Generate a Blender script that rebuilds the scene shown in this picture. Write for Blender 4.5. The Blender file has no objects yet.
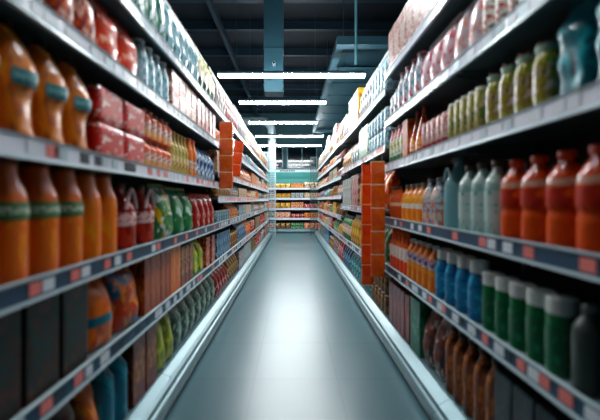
import bpy, bmesh, math, random
from mathutils import Vector, Matrix, noise

# ------------------------------------------------------------------ camera, world, light
sc = bpy.context.scene
COL = sc.collection
sc.view_settings.view_transform = 'Standard'
sc.view_settings.look = 'None'
sc.view_settings.gamma = 1.0
sc.view_settings.use_curve_mapping = False
sc.view_settings.exposure = 0.0

EYE = 1.3
cam_d = bpy.data.cameras.new('camera')
cam = bpy.data.objects.new('camera', cam_d)
COL.objects.link(cam)
cam.location = (0, 0, EYE)
cam.rotation_euler = (math.radians(90), 0, 0)
cam_d.sensor_width = 36
cam_d.lens = 330 / 600 * 36
cam_d.shift_x = 7 / 600
cam_d.shift_y = -10 / 600
cam_d.clip_start = 0.05
cam_d.clip_end = 100
cam_d.dof.use_dof = True
cam_d.dof.focus_distance = 7.5
cam_d.dof.aperture_fstop = 0.85
sc.camera = cam

world = bpy.data.worlds.new('world')
sc.world = world
world.use_nodes = True
bgn = world.node_tree.nodes['Background']
bgn.inputs[0].default_value = (0.10, 0.30, 0.42, 1)
bgn.inputs[1].default_value = 0.035

LAMP_E = 98.0          # emission of the lamp diffusers
LAMP_COL = (0.93, 0.98, 1.0, 1)
# lamps: (distance down the aisle, x0, x1); first two unseen, lengths set for near-shelf brightness
LAMPS = [(1.5, -0.35, 0.4), (3.95, -.9, .95), (6.73, -1.53, 1.47), (8.6, -1.4, 0.86), (10.8, -1.44, 0.79), (13.15, -1.5, 1.2),
         (15.4, -1.8, 1.3)]
LAMP_Z = 3.85
CEIL = 6.15

R = random.Random(7)

# ------------------------------------------------------------------ helpers
MATS = {}
def ink(c):
    if not isinstance(c, str): return c
    c = [int(c[i:i+2], 16) / 255 for i in (0, 2, 4)]
    c = [x / 12.92 if x <= .04045 else ((x + .055) / 1.055) ** 2.4 for x in c]
    l = .3 * c[0] + .55 * c[1] + .15 * c[2]
    if c[0] > 1.6 * c[1] > 2.6 * c[2]: c[1] *= 1.2
    return tuple(min(.9, max(.002, .97 * (l + (x - l) * 1.24))) for x in c)

def rgb(c, a=1):
    if isinstance(c, str):
        c = tuple(int(c[i:i+2], 16) / 255 for i in (0, 2, 4))
        c = tuple(x / 12.92 if x <= .04045 else ((x + .055) / 1.055) ** 2.4 for x in c)
    return (c[0], c[1], c[2], a)

def mat(name, col, rough=.5, metal=0, spec=.5, emit=0, trans=0, coat=0, ecol=None):
    if name in MATS: return MATS[name]
    m = bpy.data.materials.new(name); m.use_nodes = True
    b = m.node_tree.nodes['Principled BSDF']
    b.inputs['Base Color'].default_value = rgb(col)
    b.inputs['Roughness'].default_value = rough
    b.inputs['Metallic'].default_value = metal
    b.inputs['Specular IOR Level'].default_value = spec
    b.inputs['Transmission Weight'].default_value = trans
    b.inputs['Coat Weight'].default_value = coat
    if emit:
        b.inputs['Emission Color'].default_value = rgb(ecol or col)
        b.inputs['Emission Strength'].default_value = emit
    MATS[name] = m
    return m

def worn(name, col, rough=.45, metal=0, amt=.12, scale=6):
    """plain paint or metal with faint mottling of its own"""
    if name in MATS: return MATS[name]
    m = mat(name, col, rough, metal)
    nt = m.node_tree; b = nt.nodes['Principled BSDF']
    tc = nt.nodes.new('ShaderNodeTexCoord'); nz = nt.nodes.new('ShaderNodeTexNoise')
    nz.inputs['Scale'].default_value = scale; nz.inputs['Detail'].default_value = 5
    nt.links.new(tc.outputs['Object'], nz.inputs['Vector'])
    mx = nt.nodes.new('ShaderNodeMix'); mx.data_type = 'RGBA'
    c = rgb(col)
    mx.inputs['A'].default_value = tuple(x * (1 - amt) for x in c[:3]) + (1,)
    mx.inputs['B'].default_value = tuple(min(1, x * (1 + amt)) for x in c[:3]) + (1,)
    nt.links.new(nz.outputs['Fac'], mx.inputs['Factor'])
    nt.links.new(mx.outputs['Result'], b.inputs['Base Color'])
    return m

_pm = {}
def pm(base, cols=(), bands=(), rough=.33, scale=4.0, seed=0, coat=.3, thr=.54, stretch=(1, 1, 1)):
    """package print: base colour, printed blotches, bands (z0, z1, colour)"""
    key = (base, tuple(cols), tuple(bands), rough, scale, seed, thr, stretch)
    if key in _pm: return _pm[key]
    base = ink(base); cols = [ink(c) for c in cols]; bands = [(p, q, ink(c)) for p, q, c in bands]
    m = bpy.data.materials.new('package_print'); m.use_nodes = True
    nt = m.node_tree; b = nt.nodes['Principled BSDF']
    b.inputs['Roughness'].default_value = rough
    b.inputs['Coat Weight'].default_value = coat
    b.inputs['Coat Roughness'].default_value = .15
    tc = nt.nodes.new('ShaderNodeTexCoord')
    last = None
    def mixin(fac, col):
        nonlocal last
        mx = nt.nodes.new('ShaderNodeMix'); mx.data_type = 'RGBA'
        nt.links.new(fac, mx.inputs['Factor'])
        if last is None: mx.inputs['A'].default_value = rgb(base)
        else: nt.links.new(last, mx.inputs['A'])
        mx.inputs['B'].default_value = rgb(col)
        last = mx.outputs['Result']
    def math_(op, a, v):
        n = nt.nodes.new('ShaderNodeMath'); n.operation = op
        nt.links.new(a, n.inputs[0])
        if isinstance(v, (int, float)): n.inputs[1].default_value = v
        else: nt.links.new(v, n.inputs[1])
        return n.outputs[0]
    sep = nt.nodes.new('ShaderNodeSeparateXYZ')
    nt.links.new(tc.outputs['Generated'], sep.inputs[0])
    for i, c in enumerate(cols):
        mp = nt.nodes.new('ShaderNodeMapping')
        mp.inputs['Location'].default_value = (seed * 3.7 + i * 5.1, seed * 1.3 + i * 2.9, seed * 2.1)
        mp.inputs['Scale'].default_value = stretch
        nt.links.new(tc.outputs['Generated'], mp.inputs['Vector'])
        nz = nt.nodes.new('ShaderNodeTexNoise')
        nz.inputs['Scale'].default_value = scale * (1 + .5 * i)
        nz.inputs['Detail'].default_value = 2.5
        nz.inputs['Distortion'].default_value = .6
        nt.links.new(mp.outputs[0], nz.inputs['Vector'])
        f = math_('MULTIPLY', math_('SUBTRACT', nz.outputs['Fac'], thr - .01), 30)
        n = nt.nodes.new('ShaderNodeClamp'); nt.links.new(f, n.inputs['Value'])
        mixin(n.outputs[0], c)
    for (z0, z1, c) in bands:
        f = math_('MULTIPLY', math_('GREATER_THAN', sep.outputs['Z'], z0), math_('LESS_THAN', sep.outputs['Z'], z1))
        mixin(f, c)
    if last is None: b.inputs['Base Color'].default_value = rgb(base)
    else: nt.links.new(last, b.inputs['Base Color'])
    _pm[key] = m
    return m

def lettered(name, base, ink, scale=9):
    """label with small printed marks in one line, too soft in the photo to be read"""
    if name in MATS: return MATS[name]
    m = mat(name, base, .4)
    nt = m.node_tree; b = nt.nodes['Principled BSDF']
    tc = nt.nodes.new('ShaderNodeTexCoord'); sep = nt.nodes.new('ShaderNodeSeparateXYZ')
    nt.links.new(tc.outputs['Generated'], sep.inputs[0])
    nz = nt.nodes.new('ShaderNodeTexNoise'); nz.inputs['Scale'].default_value = scale; nz.inputs['Detail'].default_value = 1
    nt.links.new(tc.outputs['Generated'], nz.inputs['Vector'])
    def M(op, a, v):
        n = nt.nodes.new('ShaderNodeMath'); n.operation = op
        nt.links.new(a, n.inputs[0])
        if isinstance(v, (int, float)): n.inputs[1].default_value = v
        else: nt.links.new(v, n.inputs[1])
        return n.outputs[0]
    f = M('MULTIPLY', M('GREATER_THAN', sep.outputs['Z'], .3), M('LESS_THAN', sep.outputs['Z'], .72))
    f = M('MULTIPLY', f, M('GREATER_THAN', nz.outputs['Fac'], .5))
    mx = nt.nodes.new('ShaderNodeMix'); mx.data_type = 'RGBA'
    mx.inputs['A'].default_value = rgb(base); mx.inputs['B'].default_value = rgb(ink)
    nt.links.new(f, mx.inputs['Factor']); nt.links.new(mx.outputs['Result'], b.inputs['Base Color'])
    return m

def to_mesh(name, bm, m, smooth=False):
    bmesh.ops.recalc_face_normals(bm, faces=bm.faces[:])
    me = bpy.data.meshes.new(name); bm.to_mesh(me); bm.free()
    if smooth:
        for p in me.polygons: p.use_smooth = True
        try: me.set_sharp_from_angle(angle=math.radians(42))
        except Exception: pass
    if m: me.materials.append(m)
    return me

def link(name, me, parent=None, loc=None, rz=None):
    o = bpy.data.objects.new(name, me); COL.objects.link(o)
    if parent: o.parent = parent
    if loc is not None: o.location = loc
    if rz: o.rotation_euler = (0, 0, rz)
    return o

def tag(o, label=None, cat=None, group=None, kind=None):
    if label: o['label'] = label
    if cat: o['category'] = cat
    if group: o['group'] = group
    if kind: o['kind'] = kind
    return o

def box(bm, x0, x1, y0, y1, z0, z1, bev=0):
    vs = [bm.verts.new((x, y, z)) for x in (x0, x1) for y in (y0, y1) for z in (z0, z1)]
    f = [(0, 1, 3, 2), (4, 6, 7, 5), (0, 4, 5, 1), (2, 3, 7, 6), (0, 2, 6, 4), (1, 5, 7, 3)]
    fs = [bm.faces.new([vs[i] for i in q]) for q in f]
    if bev:
        es = list({e for a in fs for e in a.edges})
        bmesh.ops.bevel(bm, geom=es, offset=bev, segments=2, profile=.6, affect='EDGES')
    return vs

def boxes(name, m, lst, bev=0, parent=None):
    bm = bmesh.new()
    for b in lst: box(bm, *b, bev=bev)
    return link(name, to_mesh(name, bm, m), parent)

def prism(bm, prof, y0, y1):
    """closed profile in (x, z) pulled along y"""
    a = [bm.verts.new((x, y0, z)) for x, z in prof]; b = [bm.verts.new((x, y1, z)) for x, z in prof]
    n = len(prof)
    for i in range(n):
        bm.faces.new((a[i], a[(i + 1) % n], b[(i + 1) % n], b[i]))
    bm.faces.new(a[::-1]); bm.faces.new(b)

def tube(bm, p, q, r, seg=12):
    p, q = Vector(p), Vector(q); d = q - p
    mx = Matrix.Translation((p + q) / 2) @ d.to_track_quat('Z', 'Y').to_matrix().to_4x4()
    bmesh.ops.create_cone(bm, cap_ends=True, segments=seg, radius1=r, radius2=r, depth=d.length, matrix=mx)

def lerp_prof(pr, t):
    for (a, b) in zip(pr, pr[1:]):
        if t <= b[0]:
            k = 0 if b[0] == a[0] else (t - a[0]) / (b[0] - a[0])
            return [a[i] + (b[i] - a[i]) * k for i in range(len(a))]
    return list(pr[-1])

def rings(bm, rs, seg=24, e=2.0, wr=0, seed=0, close=True):
    """rs: (z, half depth x, half width y[, exponent]); the outline is a superellipse"""
    rows = []
    for r in rs:
        z, hx, hy = r[:3]; ee = r[3] if len(r) > 3 else e
        row = []
        for k in range(seg):
            a = 2 * math.pi * (k + .5) / seg
            c, s = math.cos(a), math.sin(a)
            x = hx * math.copysign(abs(c) ** (2 / ee), c); y = hy * math.copysign(abs(s) ** (2 / ee), s)
            if wr:
                n = noise.noise(Vector((x * 9 + seed * 7.3, y * 14, z * 12 + seed)))
                x += wr * n * min(1, hx * 30); 
                y += wr * .35 * noise.noise(Vector((y * 8, z * 15 + seed * 3, 4.0))) * .8
            row.append(bm.verts.new((x, y, z)))
        rows.append(row)
    for a, b in zip(rows, rows[1:]):
        for k in range(seg):
            bm.faces.new((a[k], a[(k + 1) % seg], b[(k + 1) % seg], b[k]))
    if close:
        bm.faces.new(rows[0][::-1]); bm.faces.new(rows[-1])
    return rows

# ------------------------------------------------------------------ package prototypes: list of (name, mesh, ((child), ...))
BOT = {  # t, half size factor
 'soda':  [(0, .80), (.02, .96), (.05, 1), (.30, 1), (.38, .93), (.46, 1), (.66, 1), (.74, .92), (.82, .66), (.88, .42), (.91, .36), (.935, .36)],
 'plain': [(0, .90), (.02, 1), (.62, 1), (.72, .95), (.80, .70), (.86, .46), (.89, .40), (.93, .40)],
 'cone':  [(0, .92), (.03, 1), (.28, 1), (.42, .88), (.58, .66), (.72, .46), (.84, .32), (.90, .28), (.95, .28)],
 'slim':  [(0, .90), (.02, 1), (.55, 1), (.66, .85), (.76, .55), (.84, .42), (.90, .40), (.94, .40)],
 'jug':   [(0, .90), (.03, 1), (.50, 1), (.62, .96), (.74, .74), (.82, .48), (.88, .34), (.94, .34)],
 'wide':  [(0, .92), (.02, 1), (.70, 1), (.78, .96), (.84, .82), (.88, .74), (.90, .74)],
 'carafe': [(0, .88), (.02, .98), (.10, 1), (.58, 1), (.70, .93), (.80, .74), (.88, .64), (.95, .62)],
}
def p_bottle(w, h, body, cap, label=None, shape='plain', lab=(.25, .6), caph=None, capr=1.15, e=2.0, depth=None, seg=24, parts=True, name='bottle', patch=False):
    pr = BOT[shape]; hw = w / 2; hd = (depth or w) / 2
    bm = bmesh.new()
    rs = []
    n = 22
    ts = sorted(set([p[0] for p in pr] + [pr[0][0] + (pr[-1][0]) * i / n for i in range(n + 1)]))
    for t in ts:
        f = lerp_prof(pr, t)[1]
        rs.append((t * h, hd * f, hw * f, e + (2 - e) * (1 - min(1, max(0, (f - .5) * 3)))))
    rings(bm, rs, seg)
    me = to_mesh(name, bm, body, True)
    ch = []
    if parts:
        bm = bmesh.new(); ft = pr[-1][1] * capr
        t0 = pr[-1][0] - .012; t1 = 1.0
        a, b = hd * ft, hw * ft
        rings(bm, [(t0 * h, a * .96, b * .96), ((t0 + .004) * h, a, b), ((t1 - .012) * h, a, b), (t1 * h, a * .88, b * .88)], seg)
        ch.append(('cap', to_mesh('cap', bm, cap, True)))
        if label:
            bm = bmesh.new(); rr = []
            for i in range(7):
                t = lab[0] + (lab[1] - lab[0]) * i / 6
                f = lerp_prof(pr, t)[1]
                rr.append((t * h, hd * f + .0018, hw * f + .0018, e))
            rings(bm, rr, seg, close=False)
            if patch: bmesh.ops.delete(bm, geom=[v for v in bm.verts if v.co.x < hd * .45], context='VERTS')
            ch.append(('label', to_mesh('label', bm, label, True)))
    return (name, me, ch)

BOT['tub'] = [(0, .92), (.02, 1), (.77, 1), (.79, .92), (.80, .92)]
BOT['tubneck'] = [(0, .9), (.02, 1), (.60, 1), (.72, .84), (.76, .76), (.80, .76)]
BAGD = [(0, .70), (.06, .92), (.30, 1), (.60, .88), (.80, .52), (.91, .14), (.93, .05), (1, .05)]
BAGW = [(0, .93), (.06, 1), (.80, .98), (.90, .93), (1, .95)]
POUD = [(0, .80), (.05, .96), (.35, 1), (.65, .97), (.84, .74), (.95, .34), (1, .14)]
POUW = [(0, .95), (.05, 1), (.68, .98), (.80, .90), (.90, .72), (.97, .52), (1, .46)]
def p_bag(w, h, d, m, seed=0, seal=None, patch=None, pat=(.35, .6), pouch=False, name='snack_bag', wr=.016, cap=None):
    D, W = (POUD, POUW) if pouch else (BAGD, BAGW)
    bm = bmesh.new(); rs = []
    for i in range(19):
        t = i / 18
        rs.append((t * h * (.93 if seal else 1), d / 2 * lerp_prof(D, t * (.93 if seal and not pouch else 1))[1], w / 2 * lerp_prof(W, t)[1]))
    rings(bm, rs, 28, e=2.7, wr=wr, seed=seed)
    me = to_mesh(name, bm, m, True)
    ch = []
    if seal:
        bm = bmesh.new(); ww = w / 2 * lerp_prof(W, .96)[1]
        n = 16; t = .0025
        f = [(-ww + 2 * ww * i / n, .002 * (-1) ** i) for i in range(n + 1)]
        z0, z1 = h * .93, h
        a = [[bm.verts.new((x + s * t, y, z)) for y, x in f] for s in (-1, 1) for z in (z0 - .006, z1)]
        for i in range(n):
            bm.faces.new((a[0][i], a[0][i+1], a[1][i+1], a[1][i])); bm.faces.new((a[2][i], a[3][i], a[3][i+1], a[2][i+1]))
            bm.faces.new((a[1][i], a[1][i+1], a[3][i+1], a[3][i]))
        ch.append(('top_seal', to_mesh('top_seal', bm, seal)))
    if patch:
        bm = bmesh.new()
        rr = []
        for i in range(5):
            t = pat[0] + (pat[1] - pat[0]) * i / 4
            z = t * h * (.93 if seal else 1)
            rr.append((z, lerp_prof(D, t)[1] * d / 2 + .004, w / 2 * lerp_prof(W, t)[1] + .003))
        rings(bm, rr, 28, e=2.7, wr=wr, seed=seed, close=False)
        bmesh.ops.delete(bm, geom=[v for v in bm.verts if v.co.x < 0 or abs(v.co.y) > w * .40], context='VERTS')
        ch.append(('label', to_mesh('label', bm, patch, True)))
    if cap:
        bm = bmesh.new(); z0 = h * .985
        rings(bm, [(z0, .014, .014), (z0 + .002, .018, .018), (z0 + .03, .018, .018), (z0 + .034, .015, .015)], 16)
        ch.append(('cap', to_mesh('cap', bm, cap, True)))
    return (name, me, ch)

def p_box(w, h, d, m, bev=.004, front=None, gable=False, name='carton', fz=(.3, .75)):
    bm = bmesh.new()
    if gable:
        box(bm, -d/2, d/2, -w/2, w/2, 0, h * .82, bev=bev)
        prism_pts = [(-d/2 + .002, h * .82), (d/2 - .002, h * .82), (.004, h * .95), (.004, h), (-.004, h), (-.004, h * .95)]
        prism(bm, prism_pts, -w/2 + .002, w/2 - .002)
    else:
        box(bm, -d/2, d/2, -w/2, w/2, 0, h, bev=bev)
    me = to_mesh(name, bm, m)
    ch = []
    if front:
        bm = bmesh.new(); box(bm, d/2 - .001, d/2 + .0012, -w * .40, w * .40, h * fz[0], h * fz[1])
        ch.append(('label', to_mesh('label', bm, front)))
    return (name, me, ch)

def p_can(w, h, m, top, name='can', cap=None):
    r = w / 2
    bm = bmesh.new()
    rings(bm, [(0, r * .86, r * .86), (h * .03, r, r), (h * .90, r, r), (h * .94, r * .93, r * .93), (h * .96, r * .85, r * .85)], 22)
    me = to_mesh(name, bm, m, True)
    bm = bmesh.new()
    rings(bm, [(h * .955, r * .86, r * .86), (h, r * .86, r * .86), (h * .998, r * .78, r * .78), (h * .975, r * .76, r * .76)], 22)
    return (name, me, [('lid', to_mesh('lid', bm, top, True))])

def put(proto, loc, rz, label, cat, group):
    name, me, ch = proto
    o = link(name, me, None, (loc[0], loc[1], loc[2] + .0015), rz)
    tag(o, label, cat, group)
    for n, m in ch: link(n, m, o)
    return o

ORD = ('first second third fourth fifth sixth seventh eighth ninth tenth eleventh twelfth thirteenth fourteenth fifteenth sixteenth '
       'seventeenth eighteenth nineteenth twentieth').split()
XF = {'L': .85, 'R': .89}
def row(side, z, ya, yb, n, proto, desc, cat, depth, tiers=1, th=0, jit=.004, setback=.02, rot=.025, group=None):
    """n packages side by side between ya and yb, their fronts just behind the shelf edge; proto: function(i, pitch) or tuple"""
    sp = (yb - ya) / n
    grp = group or (cat + 's: ' + desc)
    for t in range(tiers):
        for i in range(n):
            p = proto[(i + t) % len(proto)] if isinstance(proto, list) else proto
            y = ya + sp * (i + .5)
            x = setback + depth / 2 + R.uniform(0, jit)
            lab = desc + ', ' + (('lower tier, ', 'upper tier, ')[t] if tiers > 1 else '') + ORD[i] + (' along' if side == 'B' else ' from near end')
            if n == 1: lab = desc
            if side == 'L':   loc, rz = (-XF['L'] - x, y, z + t * th), 0
            elif side == 'R': loc, rz = (XF['R'] + x, y, z + t * th), math.pi
            else:             loc, rz = (y, BACK_Y + x, z + t * th), -math.pi / 2
            put(p, loc, rz + R.uniform(-rot, rot), lab, cat, grp)

# ------------------------------------------------------------------ setting
def floor_mat():
    m = mat('floor_tiles', '8fa6ab', .3)
    nt = m.node_tree; b = nt.nodes['Principled BSDF']
    tc = nt.nodes.new('ShaderNodeTexCoord')
    br = nt.nodes.new('ShaderNodeTexBrick')
    br.offset = 0; br.inputs['Scale'].default_value = 1
    br.inputs['Brick Width'].default_value = .6; br.inputs['Row Height'].default_value = .6
    br.inputs['Mortar Size'].default_value = .004; br.inputs['Mortar Smooth'].default_value = .3
    br.inputs['Color1'].default_value = rgb('40626a'); br.inputs['Color2'].default_value = rgb('44666e')
    br.inputs['Mortar'].default_value = rgb('365159')
    mp = nt.nodes.new('ShaderNodeMapping'); mp.inputs['Location'].default_value = (.28, 0, 0)
    nt.links.new(tc.outputs['Object'], mp.inputs['Vector']); nt.links.new(mp.outputs[0], br.inputs['Vector'])
    nt.links.new(br.outputs['Color'], b.inputs['Base Color'])
    nz = nt.nodes.new('ShaderNodeTexNoise'); nz.inputs['Scale'].default_value = 3; nz.inputs['Detail'].default_value = 6
    nt.links.new(tc.outputs['Object'], nz.inputs['Vector'])
    mr = nt.nodes.new('ShaderNodeMapRange'); mr.inputs['To Min'].default_value = .27; mr.inputs['To Max'].default_value = .31
    b.inputs['Specular IOR Level'].default_value = .62
    nt.links.new(nz.outputs['Fac'], mr.inputs['Value']); nt.links.new(mr.outputs[0], b.inputs['Roughness'])
    return m

def struct(name, m, lst, bev=0):
    o = boxes(name, m, lst, bev); tag(o, kind='structure'); return o

WX, Y0R, Y1R = 5.5, -3.5, 18.5
struct('floor', floor_mat(), [(-WX, WX, Y0R, Y1R, -.1, 0)])
struct('ceiling', worn('ceiling_paint', '0d1e2b', .8), [(-WX, WX, Y0R, Y1R, CEIL, CEIL + .1)])
wallm = worn('wall_paint', '2b565e', .7)
struct('wall_left', worn('side_wall_paint', '2c464d', .7), [(-WX - .1, -WX, Y0R, Y1R, 0, CEIL)])
struct('wall_right', MATS['side_wall_paint'], [(WX, WX + .1, Y0R, Y1R, 0, CEIL)])
struct('wall_front', MATS['side_wall_paint'], [(-WX, WX, Y0R - .1, Y0R, 0, CEIL)])
struct('wall_back', wallm, [(-WX, WX, Y1R, Y1R + .1, 0, CEIL)])
wf = worn('window_frame_metal', '6f9aa3', .4)
wp = mat('night_glass', '0d1c26', .08)
for i, (x0, x1, z0, z1) in enumerate([(-1.9, -.55, 3.05, 4.3), (-.35, 1.35, 3.05, 4.3), (1.6, 3.2, 3.05, 4.3), (-3.6, -2.1, 3.05, 4.3)]):
    w = struct('window_%d' % (i + 1), wf, [(x0, x1, Y1R - .05, Y1R, z0, z0 + .06), (x0, x1, Y1R - .05, Y1R, z1 - .06, z1),
        (x0, x0 + .06, Y1R - .05, Y1R, z0, z1), (x1 - .06, x1, Y1R - .05, Y1R, z0, z1), ((x0+x1)/2 - .02, (x0+x1)/2 + .02, Y1R - .05, Y1R, z0, z1)])
    p = boxes('pane', wp, [(x0 + .05, x1 - .05, Y1R - .03, Y1R - .01, z0 + .05, z1 - .05)], parent=w)
bmx = worn('ceiling_steel', '193546', .6)
k = 1
for y in (5.0, 6.3, 6.9, 7.7, 9.0, 10.6, 12.2, 13.8, 15.4, 17.0):
    bm = bmesh.new()
    box(bm, -WX, WX, y - .06, y + .06, CEIL - .22, CEIL - .205); box(bm, -WX, WX, y - .06, y + .06, CEIL - .015, CEIL)
    box(bm, -WX, WX, y - .006, y + .006, CEIL - .21, CEIL - .01)
    tag(link('trim_%d' % k, to_mesh('trim', bm, bmx)), kind='structure'); k += 1
for x in (-3.2, -1.9, 2.9):
    tag(boxes('trim_%d' % k, bmx, [(x - .05, x + .05, 4, Y1R, CEIL - .42, CEIL - .23)]), kind='structure'); k += 1

# ceiling equipment
ductm = worn('duct_paint', '39697a', .5, 0)
ductd = worn('duct_seam_paint', '2d5362', .5, 0)
o = boxes('duct_drop', ductm, [(-.67, -.23, 7.6, 8.0, 3.81, 4.8), (-.675, -.225, 7.595, 8.005, 4.83, CEIL - .22)])
tag(o, 'square grey-blue duct dropping from the dark ceiling above the longest lamp', 'air duct')
boxes('seam_band', ductd, [(-.68, -.22, 7.59, 8.01, 4.80, 4.83)], parent=o)
boxes('end_plate', ductd, [(-.66, -.24, 7.61, 7.99, 3.795, 3.81)], parent=o)
bm = bmesh.new(); tube(bm, (0, 0, 0), (0, -.12, -.02), .035); box(bm, -.03, .03, -.01, .036, -.05, .05)
cm = link('security_camera', to_mesh('security_camera', bm, mat('pale_plastic', 'b9cdd2', .4), True), None, (-.43, 7.565, 4.42))
tag(cm, 'small pale security camera fixed to the front of the square duct', 'security camera')
bm = bmesh.new(); tube(bm, (0, -.115, -.019), (0, -.128, -.021), .026)
link('lens', to_mesh('lens', bm, mat('lens_black', '0a0a0c', .1)), cm)

# long flat ventilation hood above the other side
o = link('ventilation_hood', None, None, (0, 0, 0)); o.empty_display_size = .1
tag(o, 'large grey-blue boxed ventilation hood hanging under the ceiling beside the thin pipe', 'ventilation hood')
X0, X1, Ya, Yb, Zb, Zt = .84, 3.0, 6.3, 14.6, 4.3, 4.42
boxes('front_panel', ductm, [(X0, X1, Ya - .012, Ya, Zb, Zt)], parent=o)
boxes('rim', ductm, [(X0, X0 + .14, Ya, Yb, Zb - .03, Zb + .05), (X1 - .14, X1, Ya, Yb, Zb - .03, Zb + .05), (X0 + .14, X1 - .14, Ya, Ya + .2, Zb - .03, Zb + .05), (X0 + .14, X1 - .14, Yb - .2, Yb, Zb - .03, Zb + .05)], parent=o)
boxes('side_panel', ductd, [(X0, X0 + .012, Ya, Yb, Zb + .05, Zt), (X1 - .012, X1, Ya, Yb, Zb + .05, Zt)], parent=o)
boxes('top_panel', ductd, [(X0, X1, Ya, Yb, Zt, Zt + .012)], parent=o)
for yy in (8.0, 9.0, 10.0, 11.0, 12.0, 13.0):
    boxes('baffle_plate', ductm, [(X0 + .15, X1 - .15, yy - .46, yy + .46, Zb + .02, Zb + .035)], parent=o)
boxes('hanger', ductd, [(x - .01, x + .01, y - .01, y + .01, Zt, CEIL) for x in (X0 + .2, X1 - .2) for y in (6.8, 10, 14)], parent=o)
bm = bmesh.new(); tube(bm, (0, 0, 3.49), (0, 0, CEIL), .022)
o = link('hanging_pipe', to_mesh('hanging_pipe', bm, worn('pipe_paint', '4e8c9a', .45)), None, (1.02, 5.35, 0))
tag(o, 'thin blue-grey vertical pipe coming down from the dark ceiling', 'pipe')

# round duct with an elbow far down the aisle
bm = bmesh.new()
pts = [Vector((-.9, 14.0, 0)), Vector((-.9, 14.0, 4.2))]
for i in range(1, 8):
    a = i / 7 * math.pi / 2
    pts.append(Vector((-.9 - .45 * (1 - math.cos(a)), 14.0, 4.2 + .45 * math.sin(a))))
pts.append(Vector((-5.4, 14.0, 4.65)))
prev = None
for i, p in enumerate(pts):
    d = (pts[min(i + 1, len(pts) - 1)] - pts[max(i - 1, 0)]).normalized()
    u = Vector((0, 1, 0)); v = d.cross(u)
    ring = [bm.verts.new(p + .17 * (math.cos(t) * u + math.sin(t) * v)) for t in [2 * math.pi * j / 20 for j in range(20)]]
    if prev:
        for j in range(20): bm.faces.new((prev[j], prev[(j+1) % 20], ring[(j+1) % 20], ring[j]))
    prev = ring
o = link('round_duct', to_mesh('round_duct', bm, worn('galvanised', 'a5bcc2', .35, .3), True))
tag(o, 'pale round metal duct rising and bending sideways under the ceiling', 'air duct')
bm = bmesh.new()
for z in (.9, 1.9, 2.9, 3.9): bmesh.ops.create_cone(bm, cap_ends=True, segments=24, radius1=.185, radius2=.185, depth=.03, matrix=Matrix.Translation((-.9, 14.0, z)))
link('joint_band', to_mesh('joint_band', bm, ductd), o)

# lamps
diff = mat('lamp_diffuser', (.9, .97, 1), .5, emit=LAMP_E, ecol=LAMP_COL[:3])
hous = worn('lamp_housing', '4f6f7a', .4, .3)
names = ['unseen short one sized to light the near end of the aisle', 'above the near end of the aisle, just out of view',
         'longest and first in view, under the square duct', 'second in view beyond the square duct', 'third in view, partly crossing the round duct',
         'fourth in view, over the far end of the shelving', 'fifth in view, beyond the end of the shelving', 'sixth in view, last before the teal wall']
for i, (y, x0, x1) in enumerate(LAMPS):
    c = (x0 + x1) / 2; h = (x1 - x0) / 2
    o = link('linear_lamp', None, None, (c, y, LAMP_Z)); o.empty_display_size = .1
    tag(o, 'slim white strip lamp, ' + names[i], 'ceiling lamp', 'strip lamps across the aisle')
    bm = bmesh.new(); prism(bm, [(-.068, .0), (-.08, .03), (-.03, .075), (.03, .075), (.08, .03), (.068, .0)], -h, h)
    me = to_mesh('housing', bm, hous); ho = link('housing', me, o, (0, 0, 0), math.pi / 2)
    boxes('diffuser', diff, [(-h + .01, h - .01, -.066, .066, -.034, -.001)], parent=o)
    for s in (-1, 1):
        xx = c + s * h * .75
        top = 4.268 if (xx > .82 and 6.3 < y < 14.6) else CEIL
        bm = bmesh.new(); tube(bm, (s * h * .75, 0, .07), (s * h * .75, 0, top - LAMP_Z), .004, 6)
        link('suspension_wire', to_mesh('suspension_wire', bm, hous), o)

# ------------------------------------------------------------------ shelving
M_board = worn('shelf_steel', '6a7a80', .45, .2)
M_back = worn('shelf_back', '191d20', .7)
M_post = worn('shelf_post', '5b6b70', .4, .3)
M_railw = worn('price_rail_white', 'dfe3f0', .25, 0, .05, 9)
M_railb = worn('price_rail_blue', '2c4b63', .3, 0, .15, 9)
M_lip = worn('rail_lip', 'b7cdd4', .3, .1)
M_base = worn('kick_plate', '66848b', .33, .3, .08)
M_kick = worn('kick_shadow_gap', '2b3437', .5)
M_tagr = mat('tag_red', 'ee827c', .35)
M_tagw = mat('tag_white', 'dfe6ee', .35)
M_tagn = mat('tag_navy', '1e3546', .35)
TAGME = {}
def tagmesh(w, m):
    k = (round(w, 3), m.name)
    if k not in TAGME:
        bm = bmesh.new(); box(bm, .0, .0025, -w/2, w/2, -.021, .021); TAGME[k] = to_mesh('price_tag', bm, m)
    return TAGME[k]

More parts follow.
